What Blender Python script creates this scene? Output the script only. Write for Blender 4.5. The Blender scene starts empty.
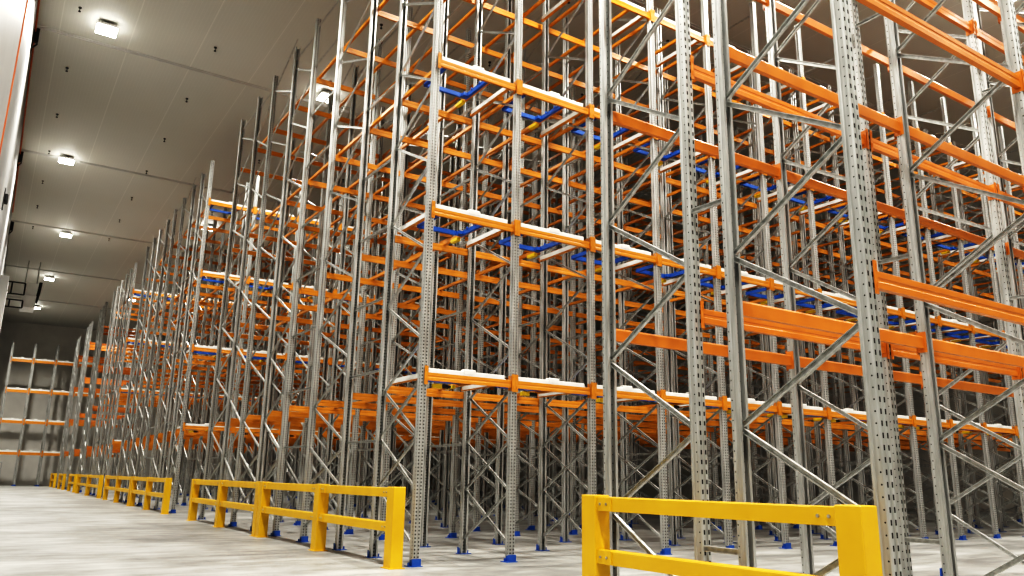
import bpy, math, random
from mathutils import Matrix, Vector
random.seed(4)
scene = bpy.context.scene
COL = scene.collection
# ------------------------------------------------------------------ materials
def newmat(name):
    m = bpy.data.materials.new(name); m.use_nodes = True
    nt = m.node_tree
    return m, nt, nt.nodes['Principled BSDF']

def N(nt, t, **kw):
    n = nt.nodes.new(t)
    for k, v in kw.items(): setattr(n, k, v)
    return n

def noise_mat(name, c1, c2, scale=4, rough=.5, metal=0., bump=0., stretch=(1, 1, 1), detail=5):
    m, nt, b = newmat(name)
    tc = N(nt, 'ShaderNodeTexCoord'); mp = N(nt, 'ShaderNodeMapping'); mp.inputs['Scale'].default_value = stretch
    nz = N(nt, 'ShaderNodeTexNoise'); nz.inputs['Scale'].default_value = scale; nz.inputs['Detail'].default_value = detail
    rp = N(nt, 'ShaderNodeValToRGB')
    rp.color_ramp.elements[0].position = .3; rp.color_ramp.elements[1].position = .7
    rp.color_ramp.elements[0].color = (*c1, 1); rp.color_ramp.elements[1].color = (*c2, 1)
    L = nt.links.new
    L(tc.outputs['Object'], mp.inputs[0]); L(mp.outputs[0], nz.inputs[0]); L(nz.outputs[0], rp.inputs[0])
    L(rp.outputs[0], b.inputs['Base Color'])
    b.inputs['Roughness'].default_value = rough; b.inputs['Metallic'].default_value = metal
    if bump:
        bp = N(nt, 'ShaderNodeBump'); bp.inputs['Strength'].default_value = bump; bp.inputs['Distance'].default_value = .02
        L(nz.outputs[0], bp.inputs['Height']); L(bp.outputs[0], b.inputs['Normal'])
    return m

def upright_mat(name, pitch, slot_h, slot_w, xs, c1, c2, hr):
    """galvanised steel with two columns of slots on the face and a row of round holes on each flank"""
    m, nt, b = newmat(name); L = nt.links.new
    tc = N(nt, 'ShaderNodeTexCoord'); sp = N(nt, 'ShaderNodeSeparateXYZ'); L(tc.outputs['Object'], sp.inputs[0])
    nz = N(nt, 'ShaderNodeTexNoise'); nz.inputs['Scale'].default_value = 3; nz.inputs['Detail'].default_value = 6
    mp = N(nt, 'ShaderNodeMapping'); mp.inputs['Scale'].default_value = (6, 6, .6)
    L(tc.outputs['Object'], mp.inputs[0]); L(mp.outputs[0], nz.inputs[0])
    rp = N(nt, 'ShaderNodeValToRGB'); rp.color_ramp.elements[0].position = .3; rp.color_ramp.elements[1].position = .75
    rp.color_ramp.elements[0].color = (*c1, 1); rp.color_ramp.elements[1].color = (*c2, 1)
    L(nz.outputs[0], rp.inputs[0])
    def M(op, a, bb=None, cc=None):
        n = N(nt, 'ShaderNodeMath', operation=op)
        for i, v in enumerate((a, bb, cc)):
            if v is None: continue
            if isinstance(v, (int, float)): n.inputs[i].default_value = v
            else: L(v, n.inputs[i])
        return n.outputs[0]
    x, y, z = sp.outputs
    # face slots
    dx = M('ABSOLUTE', M('SUBTRACT', M('ABSOLUTE', x), xs))
    zz = M('ABSOLUTE', M('SUBTRACT', M('FRACT', M('DIVIDE', z, pitch)), .5))
    slot = M('MULTIPLY', M('LESS_THAN', dx, slot_w / 2), M('LESS_THAN', zz, slot_h / 2 / pitch))
    slot = M('MULTIPLY', slot, M('LESS_THAN', y, .02))
    # flank holes
    dy = M('DIVIDE', M('SUBTRACT', y, .028), hr)
    dz = M('DIVIDE', M('MULTIPLY', M('SUBTRACT', M('FRACT', M('DIVIDE', z, pitch)), .5), pitch), hr)
    r2 = M('ADD', M('MULTIPLY', dy, dy), M('MULTIPLY', dz, dz))
    hole = M('MULTIPLY', M('LESS_THAN', r2, 1.), M('GREATER_THAN', M('ABSOLUTE', x), .05))
    mask = M('MAXIMUM', slot, hole)
    mx = N(nt, 'ShaderNodeMix', data_type='RGBA')
    L(mask, mx.inputs[0]); L(rp.outputs[0], mx.inputs[6]); mx.inputs[7].default_value = (.012, .011, .01, 1)
    L(mx.outputs[2], b.inputs['Base Color'])
    L(M('MULTIPLY', M('SUBTRACT', 1., mask), .55), b.inputs['Metallic'])
    L(M('ADD', .42, M('MULTIPLY', mask, .5)), b.inputs['Roughness'])
    bp = N(nt, 'ShaderNodeBump', invert=True); bp.inputs['Strength'].default_value = .6; bp.inputs['Distance'].default_value = .01
    L(mask, bp.inputs['Height']); L(bp.outputs[0], b.inputs['Normal'])
    return m

GC1, GC2 = (.38, .385, .37), (.62, .625, .605)
M_UP = upright_mat('galvanised_fine_slots', .056, .025, .021, .031, GC1, GC2, .008)
M_UPR = upright_mat('galvanised_wide_slots', .092,   .042, .02, .03, GC1, GC2, .0075)
M_STEEL = noise_mat('galvanised_steel', GC1, GC2, 6, .4, .55, 0, (3, 3, 3))
M_OR = noise_mat('orange_paint', (.60, .215, .022), (.68, .26, .03), 3, .36)
M_OR2 = noise_mat('orange_red_paint', (.60, .185, .03), (.68, .225, .04), 3, .32)
M_WH = noise_mat('white_plastic', (.80, .79, .74), (.88, .87, .83), 8, .45)
M_BLUE = noise_mat('blue_paint', (.018, .085, .36), (.025, .11, .45), 5, .4)
M_YEL = noise_mat('yellow_polymer', (.74, .42, .012), (.80, .47, .018), 3, .42)
M_YEL2 = noise_mat('yellow_end_cap', (.80, .52, .02), (.85, .58, .03), 3, .4)
M_BLACK = noise_mat('black_rubber', (.012, .012, .012), (.03, .03, .03), 8, .55)
M_BOLT = noise_mat('zinc_bolt', (.45, .42, .36), (.6, .58, .5), 20, .35, .8)
M_WALLW = noise_mat('white_panel', (.31, .31, .305), (.36, .36, .355), 1.2, .5)
M_COOL = noise_mat('white_enamel', (.80, .80, .78), (.86, .86, .84), 2, .5)
M_REDO = noise_mat('red_oxide_strip', (.45, .10, .03), (.62, .17, .05), 5, .5)
M_FAR = noise_mat('grey_brown_panel', (.56, .54, .50), (.68, .66, .61), .6, .7)
M_TRIM = noise_mat('ceiling_trim', (.52, .51, .48), (.60, .59, .56), 2, .5)

def floor_mat():
    m, nt, b = newmat('concrete_floor'); L = nt.links.new
    tc = N(nt, 'ShaderNodeTexCoord')
    n1 = N(nt, 'ShaderNodeTexNoise'); n1.inputs['Scale'].default_value = .35; n1.inputs['Detail'].default_value = 8; n1.inputs['Roughness'].default_value = .65
    mp = N(nt, 'ShaderNodeMapping'); mp.inputs['Scale'].default_value = (.45, 2.2, 1)
    n2 = N(nt, 'ShaderNodeTexNoise'); n2.inputs['Scale'].default_value = 1.1; n2.inputs['Detail'].default_value = 9; n2.inputs['Roughness'].default_value = .7
    L(tc.outputs['Object'], n1.inputs[0]); L(tc.outputs['Object'], mp.inputs[0]); L(mp.outputs[0], n2.inputs[0])
    mx = N(nt, 'ShaderNodeMath', operation='ADD'); L(n1.outputs[0], mx.inputs[0]); L(n2.outputs[0], mx.inputs[1])
    hf = N(nt, 'ShaderNodeMath', operation='MULTIPLY'); L(mx.outputs[0], hf.inputs[0]); hf.inputs[1].default_value = .5
    rp = N(nt, 'ShaderNodeValToRGB'); e = rp.color_ramp.elements
    e[0].position = .42; e[0].color = (.17, .17, .162, 1); e[1].position = .60; e[1].color = (.45, .45, .43, 1)
    L(hf.outputs[0], rp.inputs[0]); L(rp.outputs[0], b.inputs['Base Color'])
    rr = N(nt, 'ShaderNodeMapRange'); rr.inputs['To Min'].default_value = .32; rr.inputs['To Max'].default_value = .6
    L(n2.outputs[0], rr.inputs[0]); L(rr.outputs[0], b.inputs['Roughness'])
    return m
M_FLOOR = floor_mat()

def ceiling_mat():
    """insulated ceiling panels: fine ribs and wider joints, running along the main aisle"""
    m, nt, b = newmat('ribbed_ceiling_panel'); L = nt.links.new
    tc = N(nt, 'ShaderNodeTexCoord'); sp = N(nt, 'ShaderNodeSeparateXYZ'); L(tc.outputs['Object'], sp.inputs[0])
    def M(op, a, bb=None):
        n = N(nt, 'ShaderNodeMath', operation=op)
        for i, v in enumerate((a, bb)):
            if v is None: continue
            if isinstance(v, (int, float)): n.inputs[i].default_value = v
            else: L(v, n.inputs[i])
        return n.outputs[0]
    x = sp.outputs[0]
    joint = M('LESS_THAN', M('FRACT', M('DIVIDE', x, 2.05)), .016)
    rib = M('LESS_THAN', M('FRACT', M('DIVIDE', x, .115)), .16)
    mx = N(nt, 'ShaderNodeMix', data_type='RGBA')
    nz = N(nt, 'ShaderNodeTexNoise'); nz.inputs['Scale'].default_value = .25; nz.inputs['Detail'].default_value = 3
    L(tc.outputs['Object'], nz.inputs[0])
    rp = N(nt, 'ShaderNodeValToRGB'); rp.color_ramp.elements[0].color = (.56, .55, .50, 1); rp.color_ramp.elements[1].color = (.62, .61, .555, 1)
    L(nz.outputs[0], rp.inputs[0])
    L(M('MAXIMUM', M('MULTIPLY', joint, .4), M('MULTIPLY', rib, .10)), mx.inputs[0]); L(rp.outputs[0], mx.inputs[6]); mx.inputs[7].default_value = (.80, .78, .71, 1)
    L(mx.outputs[2], b.inputs['Base Color']); b.inputs['Roughness'].default_value = .55
    return m
M_CEIL = ceiling_mat()

def emit_mat(name, col, s):
    m, nt, b = newmat(name)
    b.inputs['Base Color'].default_value = (*col, 1); b.inputs['Emission Color'].default_value = (*col, 1)
    b.inputs['Emission Strength'].default_value = s
    return m
M_LENS = emit_mat('led_lens', (1., .98, .93), 26.)

# ------------------------------------------------------------------ mesh tools
class MB:
    def __init__(s): s.v, s.f = [], []
    def add(s, vs, fs):
        o = len(s.v); s.v += [tuple(v) for v in vs]; s.f += [tuple(i + o for i in f) for f in fs]; return s
    def box(s, x0, x1, y0, y1, z0, z1):
        return s.add([(x0, y0, z0), (x1, y0, z0), (x1, y1, z0), (x0, y1, z0), (x0, y0, z1), (x1, y0, z1), (x1, y1, z1), (x0, y1, z1)],
                     [(0, 3, 2, 1), (4, 5, 6, 7), (0, 1, 5, 4), (1, 2, 6, 5), (2, 3, 7, 6), (3, 0, 4, 7)])
    def bbox(s, x0, x1, y0, y1, z0, z1, b=.01):
        """box with the four long vertical edges and the top edge chamfered"""
        def ring(i, z): return [(x0 + b + i, y0 + i, z), (x1 - b - i, y0 + i, z), (x1 - i, y0 + b + i, z), (x1 - i, y1 - b - i, z),
                                (x1 - b - i, y1 - i, z), (x0 + b + i, y1 - i, z), (x0 + i, y1 - b - i, z), (x0 + i, y0 + b + i, z)]
        vs = ring(0, z0) + ring(0, z1 - b) + ring(b * .6, z1)
        fs = [tuple(range(7, -1, -1)), tuple(range(16, 24))]
        for k in (0, 8):
            for i in range(8): fs.append((k + i, k + (i + 1) % 8, k + 8 + (i + 1) % 8, k + 8 + i))
        return s.add(vs, fs)
    def prism(s, prof, p, ax_u, ax_v, d):
        """closed profile [(u,v)] in the plane p + u*ax_u + v*ax_v, swept along d"""
        n = len(prof); p = Vector(p); U = Vector(ax_u); V = Vector(ax_v); D = Vector(d)
        a = [p + U * u + V * v for u, v in prof]
        flip = U.cross(V).dot(D) < 0
        fs = [(i, (i + 1) % n, n + (i + 1) % n, n + i) for i in range(n)] + [tuple(range(n - 1, -1, -1)), tuple(range(n, 2 * n))]
        if flip: fs = [f[::-1] for f in fs]
        return s.add(a + [q + D for q in a], fs)
    def tube(s, p, q, r, n=10):
        p = Vector(p); q = Vector(q); d = q - p; z = d.normalized()
        u = z.orthogonal().normalized(); v = z.cross(u)
        return s.prism([(r * math.cos(2 * math.pi * i / n), r * math.sin(2 * math.pi * i / n)) for i in range(n)], p, u, v, d)
    def merge(s, other, T):
        return s.add([T @ Vector(v) for v in other.v], other.f)
    def mesh(s, name):
        m = bpy.data.meshes.new(name); m.from_pydata(s.v, [], s.f); m.update(); return m

def obj(name, mb, mat, parent=None, loc=(0, 0, 0), rotz=0., rot=None):
    me = mb if isinstance(mb, bpy.types.Mesh) else mb.mesh(name)
    if mat and not me.materials: me.materials.append(mat)
    o = bpy.data.objects.new(name, me); COL.objects.link(o); o.parent = parent
    o.location = loc; o.rotation_euler = rot or (0, 0, rotz)
    return o

def empty(name, loc, rotz=0.):
    o = bpy.data.objects.new(name, None); COL.objects.link(o); o.location = loc; o.rotation_euler = (0, 0, rotz); o.empty_display_size = .2
    return o

def tag(o, label, cat, group=None, kind='thing'):
    o['label'] = label; o['category'] = cat; o['kind'] = kind
    if group: o['group'] = group
    return o

KIDS = {}
def kids_of(o):
    if o.name not in KIDS: KIDS[o.name] = list(o.children)
    return KIDS[o.name]

def dup(root, loc):
    r = root.copy(); COL.objects.link(r); r.location = loc
    for ch in kids_of(root):
        c = ch.copy(); COL.objects.link(c); c.parent = r
        for g in kids_of(ch):
            d = g.copy(); COL.objects.link(d); d.parent = c
    return r

ORD = ['first', 'second', 'third', 'fourth', 'fifth', 'sixth', 'seventh', 'eighth', 'ninth', 'tenth', 'eleventh', 'twelfth', 'thirteenth',
       'fourteenth', 'fifteenth', 'sixteenth', 'seventeenth', 'eighteenth', 'nineteenth', 'twentieth', 'twenty-first', 'twenty-second']

# ------------------------------------------------------------------ setting
ZC, XW, YF, XR, YB = 15.5, -.68, 90., 48., -14.
def struct(name, mb, mat, label=None):
    o = obj(name, mb, mat); o['kind'] = 'structure'
    if label: o['label'] = label
    return o
struct('floor', MB().box(XW - .3, XR + .3, YB - .3, YF + .3, -.2, 0), M_FLOOR, 'pale grey polished concrete floor')
struct('ceiling', MB().box(XW - .3, XR + .3, YB - .3, YF + .3, ZC, ZC + .2), M_CEIL, 'grey ribbed insulated ceiling panels')
struct('wall_left', MB().box(XW - .3, XW, YB - .3, YF + .3, -.2, ZC), M_WALLW, 'white panel wall along the main aisle')
struct('wall_far', MB().box(XW, XR, YF, YF + .3, -.2, ZC), M_FAR, 'dark grey end wall behind the far racks')
struct('wall_right', MB().box(XR, XR + .3, YB, YF, -.2, ZC), M_FAR, 'grey wall beyond the racks')
struct('wall_near', MB().box(XW, XR, YB - .3, YB, -.2, ZC), M_FAR, 'grey wall behind the viewer')
# nearer thickened stretch of the aisle wall, its edge closed with a rust red strip
near = MB().box(XW, -.42, YB, 10.0, 0, ZC)
struct('wall_side_near', near, M_WALLW, 'white stretch of wall standing forward of the main aisle wall')
struct('trim_1', MB().box(-.425, -.405, 9.93, 10.02, 0, ZC).box(XW, -.41, 10.0, 10.02, 0, ZC), M_REDO, 'rust red strip closing the wall edge')
# white insulated housing further down the aisle
struct('wall_side_housing', MB().box(XW, -.28, 50., 53., 0, 11.7), M_COOL, 'white insulated wall housing farther down the main aisle')
for i, y in enumerate((3.4, 15.6, 27.8, 40.05, 52.5, 64.7, 76.7)):
    t = MB().box(XW, XR, y - .09, y + .09, ZC - .03, ZC).box(XW, XR, y - .03, y + .03, ZC - .06, ZC - .03)
    struct('trim_%d' % (i + 2), t, M_TRIM, 'grey joint trim running across the ceiling')

for i, y in enumerate((27.8, 40.05, 52.5)):
    b = empty('trim_hanger', (XW, y, ZC))
    obj('angle_plate', MB().box(0, .03, -.2, .2, -.85, -.1).box(.03, .16, -.05, .05, -.6, -.1), M_BLACK, b)
    obj('angle_arm', MB().prism([(.03, -.8), (.16, -.62), (.16, -.55), (.03, -.72)], (0, .06, 0), (1, 0, 0), (0, 0, 1), (0, .04, 0)), M_BLACK, b)
    tag(b, 'dark bracket at the wall end of the %s ceiling trim' % ('first visible', 'second', 'third')[i], 'bracket', 'brackets under the ceiling trims')

# pipe along the top of the left wall
pp = MB().tube((-.645, 10.1, 15.28), (-.645, 49.9, 15.28), .03, 12)
tag(obj('sprinkler_pipe', pp, M_REDO), 'rust orange pipe running along the top of the white wall', 'pipe')
o = empty('wall_bracket', (XW, 27.0, 9.25))
obj('mounting_plate', MB().bbox(0, .03, -.2, .2, -.3, .3), M_BLACK, o)
obj('camera_body', MB().bbox(.03, .12, -.12, .2, -.1, .15, .02), M_BLACK, o)
tag(o, 'small black camera bracket fixed on the white wall', 'wall bracket')

# ------------------------------------------------------------------ ceiling lights
def make_light():
    r = empty('high_bay_light', (0, 0, 0))
    obj('housing', MB().bbox(-.28, .28, -.28, .28, -.12, 0, .04).box(-.04, .04, -.04, .04, -.02, .1), M_TRIM, r)
    obj('lens', MB().bbox(-.30, .30, -.30, .30, -.17, -.122, .02), M_LENS, r)
    return r
proto_light = make_light()
LP = []
for i, (x, y) in enumerate([(1.7, -9), (1.6, 1.2), (1.35, 13.4), (1.29, 26.33), (1.18, 39.7), (2.2, 53.07), (2.15, 66.6), (1.95, 79.6)]):
    LP.append((x, y, 'bright square high-bay light above the main aisle, %s from the near end' % ORD[i], 'lights above the main aisle', 1.))
for i, x in enumerate((9., 16., 23., 30., 38.)):
    LP.append((x, 9., 'square high-bay light above the working aisle fronting the tall racks, %s from main aisle' % ORD[i], 'lights above the working aisles', (.8, .6, .5, .5, .5)[i]))
    LP.append((x, .5, 'square high-bay light above the aisle beside the near double row, %s from main aisle' % ORD[i], 'lights above the working aisles', (.8, .6, .5, .5, .5)[i]))
for i, x in enumerate((8.87,)):
    LP.append((x, 26.7, 'square high-bay light above the aisle between the main and second push-back blocks', 'lights above the working aisles', .55))
for i, x in enumerate((9., 17.)):
    LP.append((x, 46.4, 'square high-bay light behind the second push-back block, %s from the main aisle' % ORD[i], 'lights above the working aisles', .55))
LP.append((8.34, 70.67, 'bright square high-bay light glowing between the far double rows of racks', 'lights above the working aisles', .55))
ld = bpy.data.lights.new('high_bay_lamp', 'AREA'); ld.shape = 'SQUARE'; ld.size = .55; ld.energy = 1080; ld.spread = 2.45; ld.color = (1., .965, .89)
for i, (x, y, lab, grp, k) in enumerate(LP):
    o = proto_light if i == 0 else dup(proto_light, (0, 0, 0))
    o.location = (x, y, ZC - .1)
    tag(o, lab, 'light', grp)
    ll = ld.copy(); ll.energy *= k; lo = bpy.data.objects.new('high_bay_lamp', ll); COL.objects.link(lo); lo.location = (x, y, ZC - .3)

# small sprinkler heads hanging under the ceiling
sp0 = None
for i in range(6):
    for j in range(9):
        x, y = .45 + 4.1 * i, 16.7 + 4.55 * j
        if i > 3 and j > 3: continue
        if sp0 is None:
            sp0 = empty('ceiling_sprinkler', (0, 0, 0))
            obj('drop_pipe', MB().tube((0, 0, 0), (0, 0, -.13), .013, 8).tube((0, 0, -.03), (0, 0, 0), .05, 10), M_BLACK, sp0)
            obj('deflector', MB().tube((0, 0, -.13), (0, 0, -.155), .04, 10), M_BLACK, sp0)
            o = sp0
        else: o = dup(sp0, (0, 0, 0))
        o.location = (x, y, ZC)
        tag(o, 'small dark sprinkler head under the ceiling, %s along in the %s line from the wall' % (ORD[j], ORD[i]), 'sprinkler', 'sprinkler heads under the ceiling')

# ------------------------------------------------------------------ uprights and frames
H = 13.08
def upright_mesh(name, w=.062, d=.122, step=.012):
    """lipped channel: ribbed front face at y=0, open towards +y"""
    t = .007
    g = .009
    out = [(-.03, d), (-w, d), (-w, d * .78), (-w + g, d * .72), (-w + g, d * .5), (-w, d * .44), (-w, step), (-w + .012, 0), (-.017, 0), (-.012, step), (.012, step), (.017, 0), (w - .012, 0), (w, step), (w, d * .44), (w - g, d * .5), (w - g, d * .72), (w, d * .78), (w, d), (.03, d)]
    inn = [(.03, d - t), (w - t, d - t), (w - t, d * .80), (w - g - t, d * .73), (w - g - t, d * .49), (w - t, d * .42), (w - t, step + t), (w - .014, t), (.02, t), (.015, step + t), (-.015, step + t), (-.02, t), (-w + .014, t), (-w + t, step + t), (-w + t, d * .42), (-w + g + t, d * .49), (-w + g + t, d * .73), (-w + t, d * .80), (-w + t, d - t), (-.03, d - t)]
    return MB().prism(out + inn, (0, 0, .012), (1, 0, 0), (0, 1, 0), (0, 0, H - .012)).mesh(name)
ME_UP = upright_mesh('upright', .064, .105); ME_UP.materials.append(M_UP)
ME_UPR = upright_mesh('upright_wide', .063, .105, .013); ME_UPR.materials.append(M_UPR)
pl = MB().box(-.12, .10, -.035, .155, 0, .012).box(-.078, .078, -.018, -.002, .012, .115).box(-.078, -.068, -.002, .06, .012, .10).box(.068, .078, -.002, .06, .012, .10)
pl.tube((-.097, .06, .012), (-.097, .06, .06), .016, 8).tube((.088, .06, .012), (.088, .06, .035), .01, 8)
ME_PL = pl.mesh('base_plate'); ME_PL.materials.append(M_BLUE)
pl = MB().box(-.13, .11, -.045, .17, 0, .012).box(-.088, .088, -.02, -.002, .012, .14).tube((-.107, .06, .012), (-.107, .06, .06), .016, 8)
ME_PLR = pl.mesh('base_plate_wide'); ME_PLR.materials.append(M_BLUE)

def brace_mb(p, q, xo, w=.042, t=.03):
    """lipped channel lying in a frame's plane (x = xo), p and q as (y, z)"""
    P = Vector((xo, p[0], p[1])); Q = Vector((xo, q[0], q[1])); D = Q - P
    V = Vector((1, 0, 0)).cross(D).normalized(); e = .006
    prof = [(-t / 2, -w / 2), (t / 2, -w / 2), (t / 2, -w / 2 + e), (-t / 2 + e, -w / 2 + e), (-t / 2 + e, w / 2 - e), (t / 2, w / 2 - e), (t / 2, w / 2), (-t / 2, w / 2)]
    return MB().prism(prof, P, (-1, 0, 0), V, D)

def braces(kind, y0, y1):
    """list of (name, p, q, xoffset) between the inner sides of two posts"""
    out = []
    a, b = y0, y1
    if kind == 'XZ':        # crossed below the first level, zigzag above
        zs = [.26, 1.12, 1.97, 2.83]
        for i in range(3):
            out.append(('brace', (a, zs[i]), (b, zs[i + 1]), .012)); out.append(('brace', (b, zs[i]), (a, zs[i + 1]), -.02))
        z = 2.83 + .72; left = True
        out.append(('brace', (b, 2.75), (a, z), .0))
        while z + .8 < H - .2:
            out.append(('brace', (a, z) if left else (b, z), (b, z + .78) if left else (a, z + .78), 0.)); z += .78; left = not left
        out.append(('horizontal_tie', (a, H - .3), (b, H - .3), .02))
    elif kind in ('ZA', 'ZB'):   # plain zigzag; ZA starts at the first post
        z = .2; left = kind == 'ZA'
        while z + .85 < H - .1:
            out.append(('brace', (a, z) if left else (b, z), (b, z + .79) if left else (a, z + .79), 0.)); z += .815; left = not left
        out.append(('horizontal_tie', (a, H - .35), (b, H - .35), .02))
    elif kind == 'T':
        for z in (1.95, 3.2, 4.55, 5.95, 7.3, 8.9, 10.3, 11.7, 12.85):
            out.append(('horizontal_tie', (a, z), (b, z), .0))
    elif kind == 'X':
        z = .3; left = True
        while z < H - .4:
            out.append(('brace', (a, z) if left else (b, z), (b, z + .8) if left else (a, z + .8), .01)); z += .82; left = not left
            if z < 2.7: out.append(('brace', (b, z - .82) if not left else (a, z - .82), (a, z - .02) if not left else (b, z - .02), -.02))
    return out

PROTO = {}
def frame(spec, x, y, label, group, detail=True):
    """spec: (key, wide, posts [(dy, 'P' front face or 'D' open side to the viewer)], runs [(kind, i, j)], lead [(kind, y0, y1)])"""
    key, wide, posts, runs, lead = spec
    k = (key, detail)
    if k in PROTO:
        r = dup(PROTO[k], (x, y, 0))
    else:
        r = empty('upright_frame', (x, y, 0)); PROTO[k] = r
        mu, mp = (ME_UPR, ME_PLR) if wide else (ME_UP, ME_PL)
        for dy, s in posts:
            rz = 0. if s == 'P' else math.pi
            u = obj('upright', mu, None, r, (0, dy, 0), rz)
            obj('base_plate', mp, None, u)
        bl = []
        for kind, i, j in runs:
            ya = posts[i][0] + (.09 if posts[i][1] == 'P' else -.03)
            yb = posts[j][0] - (.09 if posts[j][1] == 'D' else -.03)
            bl += braces(kind, ya, yb)
        for kind, ya, yb in lead: 
            if kind == 'S': bl += [('row_spacer', (ya, z), (yb, z), -.03) for z in (.73, 4.04, 7.35, 10.66)]
            else: bl += braces(kind, ya, yb)
        w, t = (.05, .034) if wide else (.042, .03)
        if detail:
            cache = {}
            for nm, p, q, xo in bl:
                obj(nm, brace_mb(p, q, xo, w, t), M_STEEL, r)
        else:
            mb = MB()
            for nm, p, q, xo in bl: mb.merge(brace_mb(p, q, xo, w, t), Matrix.Identity(4))
            obj('bracing', mb, M_STEEL, r)
    tag(r, label, 'rack frame', group)
    return r

# ------------------------------------------------------------------ push-back blocks
X0, LW = 5.70, 1.755
YS = [0, 1.67, 3.25, 5.12, 7.0, 8.82, 10.7, 12.45, 14.45]        # post lines from the working-aisle face
F1 = ('push_one', False, [(0, 'P'), (1.67, 'D')], [('XZ', 0, 1)], [])
F2 = ('push_two', False, [(0, 'D'), (1.87, 'P')], [('X', 0, 1)], [('T', -1.58, 0)])
F3 = ('push_three', False, [(0, 'P'), (1.82, 'D')], [('ZA', 0, 1)], [('T', -1.74, 0)])
F4 = ('push_four', False, [(0, 'P'), (1.75, 'D'), (3.75, 'D')], [('ZB', 0, 1), ('ZA', 1, 2)], [('X', -1.85, 0)])
FS = [(F1, 0), (F2, 3.25), (F3, 7.0), (F4, 10.7)]
DEEP = ['front pair of posts', 'second pair of posts', 'third pair of posts', 'rear three posts']
LEV = [3.0, 5.83, 8.64, 11.46]                                  # beam tops

def beam_mb(L, d=.05, h=.13):
    prof = [(0, -h), (d, -h), (d, -.02), (d - .012, 0), (.004, 0), (0, -.004), (0, -h * .36), (.004, -h * .42), (.004, -h * .58), (0, -h * .64)]
    return MB().prism(prof, (0, 0, 0), (0, 1, 0), (0, 0, 1), (L, 0, 0))
SPAN = LW - .128
ME_CB = beam_mb(SPAN).mesh('crossbeam'); ME_CB.materials.append(M_OR)
def conn_mb(w=.062, h0=-.2, h1=.1, s=1):
    m = MB().box(-s * w if s > 0 else 0, 0 if s > 0 else w, -.075, -.064, h0, h1)
    m.box(-.004 if s > 0 else -.0, .0 if s > 0 else .004, -.075, .05, h0 + .02, h1 - .02)
    m.box(-s * w * .5 - .006, -s * w * .5 + .006, -.083, -.075, h0 + .05, h0 + .1).box(-s * w * .5 - .006, -s * w * .5 + .006, -.083, -.075, h1 - .08, h1 - .03)
    return m
ME_CL = conn_mb(s=1).mesh('beam_connector'); ME_CL.materials.append(M_OR)
ME_CR = conn_mb(s=-1).mesh('beam_connector'); ME_CR.materials.append(M_OR)
# white strip on an aisle-face beam, with a stop block in its middle
ws = MB().bbox(.03, SPAN - .13, .001, .10, 0, .07, .008).bbox(.68, .92, -.004, .11, .03, .108, .012)
ME_WS = ws.mesh('white_strip'); ME_WS.materials.append(M_WH)

BLOCKS = [  # y of the face, lanes, post lines, name for labels, lines shown with every brace as a part
    (11.30, 17, 9, 'main push-back block', (6, 5, 2, 2)),
    (30.00, 9, 9, 'second push-back block', (0, 0, 0, 0)),
    (48.40, 6, 6, 'third push-back block', (0, 0, 0, 0)),
]
cand = []      # crossbeam slots: (distance, block, lane, level, line)
CAMP = Vector((0, 0, 1.3))
FWD = Vector((.5329, .8118, .2389))
def dist(x, y, z): return (Vector((x, y, z)) - CAMP).length
def inview(x, y, z):
    v = Vector((x, y, z)) - CAMP
    d = v.dot(FWD)
    if d < 1: return False
    px = 512 + 782 * v.dot(Vector((.8335, -.5522, .0171))) / d
    py = 288 + 782 * v.dot(Vector((.1458, .19, -.9709))) / d
    return -90 < px < 1090 and -60 < py < 650
for bi, (yb, lanes, lines, nm, det) in enumerate(BLOCKS):
    for k in range(lanes + 1):
        x = X0 + LW * k
        for fi, (spec, dy) in enumerate(FS):
            if lines == 6 and fi == 3: continue
            if bi == 0 and k > 13 and fi > 1: continue
            frame(spec, x, yb + dy, 'grey upright frame, %s line from the guardrails, %s, %s' % (ORD[k], DEEP[fi], nm),
                  'upright frames of the ' + nm, k < det[fi])
        if k < lanes:
            for l in range(4):
                for j in range(lines):
                    if lines == 6 and j == 5: pass
                    y = yb + YS[j]
                    zz = LEV[l] + (.0 if j == 0 else .0)
                    c = (x + LW / 2, y, zz)
                    if bi == 0 and k > 11 and j > 4: continue
                    cand.append((dist(*c) * (1 if inview(*c) else 4) * (.5 if j == 0 else 1), bi, k, l, j))
cand.sort()
LINE = ['aisle face', 'second post line', 'third post line', 'fourth post line', 'fifth post line', 'sixth post line', 'seventh post line', 'eighth post line', 'rear face']
LVL = ['first level', 'second level', 'third level', 'top level']
rest = MB(); base_rest = beam_mb(SPAN)
PB = {}
for n, (d, bi, k, l, j) in enumerate(cand):
    yb, nm = BLOCKS[bi][0], BLOCKS[bi][3]
    face = j == 0
    # beams sit just outside the post's outer face (front) or between flanks (inside)
    loc = (X0 + LW * k + .064, yb + YS[j] + (.012 if face else -.02), LEV[l] - (0 if face else .075))
    if n < 300:
        key = ('face' if face else 'inner') + ('_near' if d < 32 and face else '')
        if key in PB: o = dup(PB[key], loc)
        else:
            o = empty('crossbeam', loc) if False else obj('crossbeam', ME_CB, None, None, loc); PB[key] = o
            if face:
                obj('white_strip', ME_WS, None, o)['label'] = 'white strip with a raised stop block on the beam'
                a = obj('beam_connector', ME_CL, None, o, (0, .04, 0)); b = obj('beam_connector', ME_CR, None, o, (SPAN, .04, 0))
        tag(o, 'orange crossbeam %s%s, %s lane in, %s, %s' % ('under white strip, ' if face else '', LVL[l], ORD[k], LINE[j], nm), 'crossbeam', 'crossbeams of the ' + nm)
    else:
        T = Matrix.Translation(loc); rest.merge(base_rest, T)
o = obj('crossbeam_mass', rest, M_OR)
tag(o, 'orange crossbeams deep inside the push-back blocks, too many to tell apart', 'crossbeams', None, 'stuff')

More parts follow.
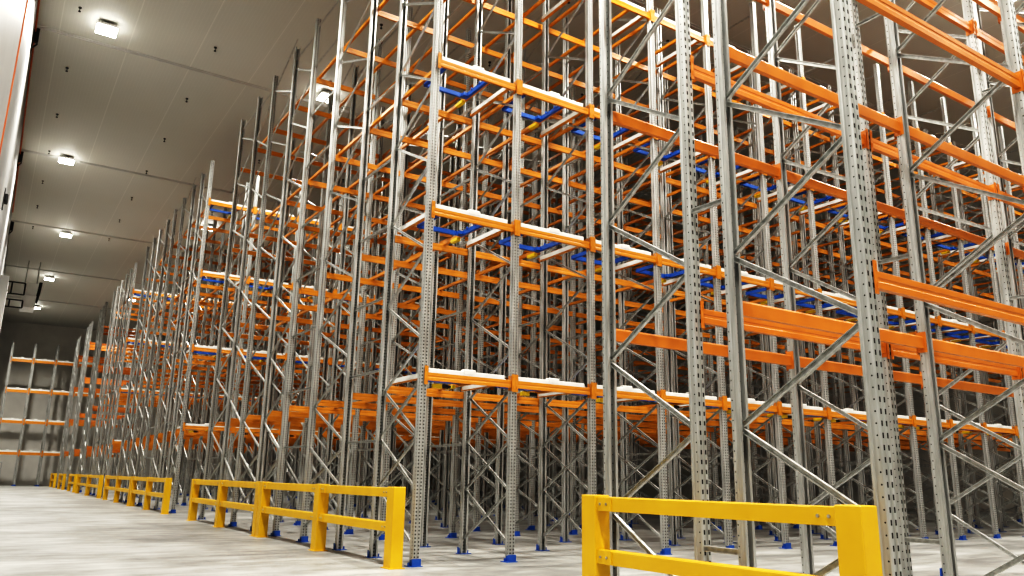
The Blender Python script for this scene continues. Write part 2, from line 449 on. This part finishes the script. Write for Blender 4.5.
# lane rails: three to a lane, running back from the aisle face
def rail_mb(L): return MB().prism([(-.03, -.062), (.03, -.062), (.03, -.052), (-.018, -.052), (-.018, -.01), (.03, -.01), (.03, 0), (-.03, 0)], (0, 0, 0), (1, 0, 0), (0, 0, 1), (0, L, 0))
ME_R = rail_mb(12.3).mesh('lane_rail'); ME_R.materials.append(M_OR)
wsd = MB().bbox(-.036, .02, .0, 1.42, .0, .035, .006).box(-.042, -.031, 0, 1.42, -.045, .034)
ME_RS = wsd.mesh('white_side_strip'); ME_RS.materials.append(M_WH)
RX = [.135, 1.17, 1.615]
RNAME = ['hugging the frame nearer the guardrails', 'carrying the blue cart', 'hugging the frame farther in']
rc = []
for bi, (yb, lanes, lines, nm, det) in enumerate(BLOCKS):
    for k in range(lanes):
        for l in range(4):
            for r in range(3):
                if r == 0 and k > 0 and l < 2: continue
                x = X0 + LW * k + RX[r]
                rc.append((dist(x, yb + 1, LEV[l]) * (1 if bi == 0 else 1.2), bi, k, l, r))
rc.sort()
restr = MB(); PR = {}; brr = rail_mb(12.3); brs = rail_mb(1.5)
ME_RSH = brs.mesh('lane_rail_short'); ME_RSH.materials.append(M_OR)
for n, (d, bi, k, l, r) in enumerate(rc):
    yb, lines, nm = BLOCKS[bi][0], BLOCKS[bi][2], BLOCKS[bi][3]
    loc = (X0 + LW * k + RX[r], yb + .065, LEV[l] - .012)
    short = r == 2 or (r == 0 and l < 2)          # entry rail carrying a white strip
    if n < 240:
        if short in PR: o = dup(PR[short], loc)
        else:
            o = obj('lane_rail', ME_RSH if short else ME_R, None, None, loc); PR[short] = o
            if short: obj('white_side_strip', ME_RS, None, o, (0, .02, 0))['label'] = 'white strip along the rail'
        o.location = loc
        if bi == 2 and not short: o.scale = (1, .6, 1)
        tag(o, 'orange rail %s, %s, %s lane in, %s' % (RNAME[r], LVL[l], ORD[k], nm), 'lane rail', 'lane rails of the ' + nm)
    else:
        T = Matrix.Translation(loc)
        if bi == 2 and not short: T = T @ Matrix.Diagonal((1, .6, 1, 1))
        restr.merge(brs if short else brr, T)
if restr.v:
    o = obj('lane_rail_mass', restr, M_OR)
    tag(o, 'orange lane rails deep inside the push-back blocks, too many to tell apart', 'lane rails', None, 'stuff')

# blue push-back carts waiting at the lane mouths
def make_cart(low):
    r = empty('push_back_cart', (0, 0, 0))
    f = MB()
    f.box(0, .93, .80, .86, -.005, .075)          # rear cross bar
    f.box(0, .05, .06, .80, .0, .07).box(.87, .93, .0, .86, -.005, .075)
    f.box(.78, .87, .70, .80, .0, .06)
    for yy in (.25, .55): f.tube((.865, yy, .06), (.865, yy, .1), .02, 8)
    obj('cart_frame', f, M_BLUE, r)
    obj('end_cap', MB().bbox(.83, .915, .86, 1.12, -.08, -.02, .01), M_YEL2, r)['label'] = 'yellow end cap'
    if not low: return r
    e = obj('end_cap', MB().bbox(.04, .2, .03, .12, -.2, -.13, .01), M_YEL2, r); e['label'] = 'yellow end cap'
    obj('roller', MB().tube((.2, .075, -.165), (.32, .075, -.165), .035, 12).tube((.34, .075, -.165), (.37, .075, -.165), .028, 12), M_BLACK, r)['label'] = 'dark roller beside the yellow cap'
    return r
pcs = {}
for bi, lanes, levels in ((0, 17, (0, 1, 2)), (1, 8, (0, 1, 2, 3)), (2, 5, (1, 2, 3))):
    yb, nm = BLOCKS[bi][0], BLOCKS[bi][3]
    for k in range(lanes):
        for l in levels:
            loc = (X0 + LW * k + .2, yb + .07, LEV[l] - (.1 if l else .03))
            if (l == 0) not in pcs: o = pcs[l == 0] = make_cart(l == 0); o.location = loc
            else: o = dup(pcs[l == 0], loc)
            tag(o, 'blue push-back cart with yellow end cap, %s, %s lane in, %s' % (LVL[l], ORD[k], nm), 'cart', 'push-back carts of the ' + nm)

# ------------------------------------------------------------------ selective double rows
BAY = 3.27
RA = ('row_far', True, [(0, 'P'), (1.33, 'D')], [('ZB', 0, 1)], [])
RB = ('row_near', True, [(0, 'P'), (1.28, 'D')], [('ZA', 0, 1)], [('S', 1.25, 1.76)])
def zig(spec): return spec
# zigzag nodes of the double rows (heights read off the nearest frames)
_old = braces
def braces(kind, y0, y1):
    if kind in ('RA', 'RB'):
        out = []; z0 = 1.005
        near, far = (y0, y1)
        hi, lo = (far, near) if kind == 'RA' else (near, far)     # hi: post with nodes at 1.0, 2.63 ...
        out.append(('brace', (lo, .2), (hi, z0 - .03), 0.))
        z = z0; onhi = True
        while z + .82 < H - .1:
            p = hi if onhi else lo; q = lo if onhi else hi
            out.append(('brace', (p, z + .025), (q, z + .79), 0.)); z += .8155; onhi = not onhi
        return out
    return _old(kind, y0, y1)
RA = ('row_far', True, [(0, 'P'), (1.43, 'D')], [('RA', 0, 1)], [])
RB = ('row_near', True, [(0, 'P'), (1.47, 'D')], [('RB', 0, 1)], [('S', 1.475, 1.875)])
BSPAN = BAY - .13
bm = beam_mb(BSPAN, .055, .145)
ME_PB = bm.mesh('pallet_beam'); ME_PB.materials.append(M_OR2)
ME_PCL = conn_mb(.042, -.21, .07, 1).mesh('beam_connector'); ME_PCL.materials.append(M_OR2)
ME_PCR = conn_mb(.042, -.21, .07, -1).mesh('beam_connector'); ME_PCR.materials.append(M_OR2)
RLEV = [3.035, 5.77, 8.57, 11.37]
ROWS = [  # y of nearest face, bays, label name
    (3.43, 8, 'near double row', True),
    (61.35, 1, 'second double row', False),
    (70.15, 1, 'third double row', False),
    (78.95, 1, 'fourth double row', False)]
XR0 = 5.70
SIDE = ['outer face of nearer rack', 'inner face of nearer rack', 'inner face of farther rack', 'outer face of farther rack']
pb0 = {}
for yr, bays, nm, det in ROWS:
    for k in range(bays + 1):
        x = XR0 + BAY * k
        for which, spec, dy in (('nearer', RB, 0), ('farther', RA, 1.88)):
            frame(spec, x, yr + dy, 'tall frame of two slotted posts, %s from the guardrail, %s rack, %s' % (ORD[k], which, nm),
                  'upright frames of the ' + nm, det and k < 5)
        if k == bays: continue
        for l in range(4):
            for f, dy, flip in ((0, 0, False), (1, 1.47, True), (2, 1.88, False), (3, 3.31, True)):
                loc = (x + (.065 if not flip else BAY - .065), yr + dy + (.012 if not flip else -.012), RLEV[l])
                key = flip
                if key in pb0: o = dup(pb0[key], loc)
                else:
                    o = obj('pallet_beam', ME_PB, None, None, loc, math.pi if flip else 0.); pb0[key] = o
                    obj('beam_connector', ME_PCL, None, o, (0, .04, 0)); obj('beam_connector', ME_PCR, None, o, (BSPAN, .04, 0))
                tag(o, 'orange pallet beam, %s, %s bay in, %s, %s' % (LVL[l], ORD[k], SIDE[f], nm), 'pallet beam', 'pallet beams of the ' + nm)

# ------------------------------------------------------------------ push-back face closing the far end of the main aisle
YE = 86.0
for k in range(7):
    x = .78 + 1.84 * k
    fe = frame(F1, x, YE, 'grey upright frame at the far end of the main aisle, %s from the white wall' % ORD[k], 'upright frames of the far end rack', False); fe.scale = (1.7, 1, 1)
    if k < 6:
        for l in range(4):
            o = dup(PB['face_near'] if 'face_near' in PB else PB['face'], (x + .064, YE + .012, LEV[l])); o.scale = (1.055, 1, 1.9)
            tag(o, 'orange crossbeam with white strip, %s, %s lane from the white wall, far end rack' % (LVL[l], ORD[k]), 'crossbeam', 'crossbeams of the far end rack')
# striped barrier leaning at the far end
o = empty('barrier_gate', (.95, 84.6, 0))
obj('rail', MB().tube((-1.6, 0, 2.0), (.45, 0, 2.05), .05).tube((-1.6, 0, 1.85), (.45, 0, 1.15), .05).tube((-1.6, 0, 1.05), (.45, 0, 1.12), .05), M_STEEL, o)
obj('leg', MB().tube((.45, 0, 0), (.45, 0, 2.1), .05), M_STEEL, o); obj('leg', MB().tube((-1.55, 0, 0), (-1.55, 0, 2.1), .05), M_STEEL, o)
tag(o, 'low grey bar gate before the far end rack beside the wall', 'gate')

# ------------------------------------------------------------------ yellow guardrails
XG = 5.2
def guard(y0, y1, posts, label, wide=.22, bolts=False):
    """posts: y centres; rails run from post to post on the aisle side"""
    r = empty('guardrail', (XG, y0, 0))
    for y in posts:
        p = obj('post', MB().bbox(0, .2, y - y0 - wide / 2, y - y0 + wide / 2, .012, 1.185, .008), M_YEL, r)
        obj('foot_plate', MB().box(-.03, .23, y - y0 - wide / 2 - .03, y - y0 + wide / 2 + .03, 0, .012), M_YEL, p)
    ps = sorted(posts)
    for a, b in zip(ps[:-1], ps[1:]):
        A, B = a - y0 + wide / 2, b - y0 - wide / 2
        for z0, z1 in ((1.03, 1.17), (.52, .655)):
            rl = obj('rail', MB().bbox(.035, .165, A, B, z0, z1, .01), M_YEL, r)
            for ya, yb in ((A, A + .22), (B - .22, B)):
                obj('splice_plate', MB().box(.022, .036, ya, yb, z0 + .004, z1 - .004), M_YEL, rl)
            bo = MB()
            for yy in (A + .06, A + .155, B - .06, B - .155):
                obj('bolt', MB().tube((.022, yy, (z0 + z1) / 2), (.012, yy, (z0 + z1) / 2), .014, 8), M_BOLT, rl)
    tag(r, label, 'guardrail', 'yellow guardrails along the main aisle')
    return r
guard(3.2, 6.7, [3.47, 6.46], 'yellow two-post guardrail in front of the near double row, closest to the viewer')
guard(10.9, 18.1, [11.27, 14.5, 18.1], 'yellow three-post guardrail at the aisle corner of the main push-back block', .25)
guard(18.2, 25.1, [18.38, 21.85, 25.1], 'yellow three-post guardrail farther along the main push-back block', .25)
guard(28.8, 36.7, [29.3, 32.9, 36.5], 'yellow three-post guardrail at the near end of the second push-back block')
guard(36.9, 45.1, [36.95, 41.0, 45.0], 'yellow three-post guardrail at the far end of the second push-back block')
guard(47.4, 53, [47.5, 53.], 'yellow two-post guardrail at the near end of the third push-back block')
guard(53.2, 58.9, [53.3, 58.8], 'yellow two-post guardrail at the far end of the third push-back block')
guard(60.9, 65, [61., 64.9], 'yellow guardrail in front of the second double row')
guard(69.7, 73.8, [69.8, 73.7], 'yellow guardrail in front of the third double row')
guard(78.5, 82.7, [78.6, 82.6], 'yellow guardrail in front of the fourth double row')

# ------------------------------------------------------------------ cooling unit near the far end of the ceiling
o = empty('cooling_unit', (1.0, 62., ZC))
obj('cabinet', MB().bbox(-.42, .42, 0, 2.2, -3.3, -2.45, .03).bbox(-.40, .40, .05, 2.2, -2.42, -1.6, .03), M_COOL, o)
obj('hanger', MB().tube((-.35, .4, -1.6), (-.35, .4, 0), .025).tube((.35, .4, -1.6), (.35, .4, 0), .025).tube((-.35, 1.9, -1.6), (-.35, 1.9, 0), .025).tube((.35, 1.9, -1.6), (.35, 1.9, 0), .025), M_STEEL, o)
obj('hose', MB().tube((.56, .1, -1.5), (.52, .1, -2.2), .1).tube((.52, .1, -2.2), (.42, .1, -2.95), .1), M_BLACK, o)
tag(o, 'white cooling unit with a black hose hung under the far ceiling', 'cooling unit')
for nm, z0, z1, lab in (('pipe_bracket', 12.9, 13.7, 'upper black ladder bracket holding pipes beside the cooling unit'), ('pipe_bracket', 12.0, 12.5, 'lower black ladder bracket holding pipes beside the cooling unit')):
    o = obj(nm, MB().tube((XW, 61.5, z0), (.66, 61.5, z0), .045).tube((XW, 61.5, z1), (.66, 61.5, z1), .045).tube((.66, 61.5, z0), (.66, 61.5, z1), .045).tube((-.1, 61.5, z0), (-.1, 61.5, z1), .045), M_BLACK)
    tag(o, lab, 'pipe bracket')

# ------------------------------------------------------------------ world, camera
w = bpy.data.worlds.new('world'); scene.world = w; w.use_nodes = True
w.node_tree.nodes['Background'].inputs[0].default_value = (.5, .48, .45, 1); w.node_tree.nodes['Background'].inputs[1].default_value = .04
cd = bpy.data.cameras.new('camera'); cam = bpy.data.objects.new('camera', cd); COL.objects.link(cam)
cd.sensor_fit = 'HORIZONTAL'; cd.sensor_width = 36; cd.lens = 788.5 / 1024 * 36; cd.clip_start = .05; cd.clip_end = 300
Rm = Matrix(((.83574309, -.14337219, -.53007349), (-.54885908, -.18831228, -.81442752), (.01694692, .97158782, -.23607181)))
cam.matrix_world = Matrix.Translation((-.08, -.147, 1.324)) @ Rm.to_4x4()
scene.camera = cam
scene.view_settings.view_transform = 'Standard'
scene.view_settings.look = 'None'
scene.view_settings.exposure = -.04
vs = scene.view_settings; vs.use_curve_mapping = True
cv = vs.curve_mapping.curves[3]
for a, b in ((.03, .007), (.08, .034), (.18, .14), (.36, .40), (.6, .71)): cv.points.new(a, b)
vs.curve_mapping.update()
scene.cycles.diffuse_bounces = 2; scene.cycles.max_bounces = 6
print('objects', len(bpy.data.objects))
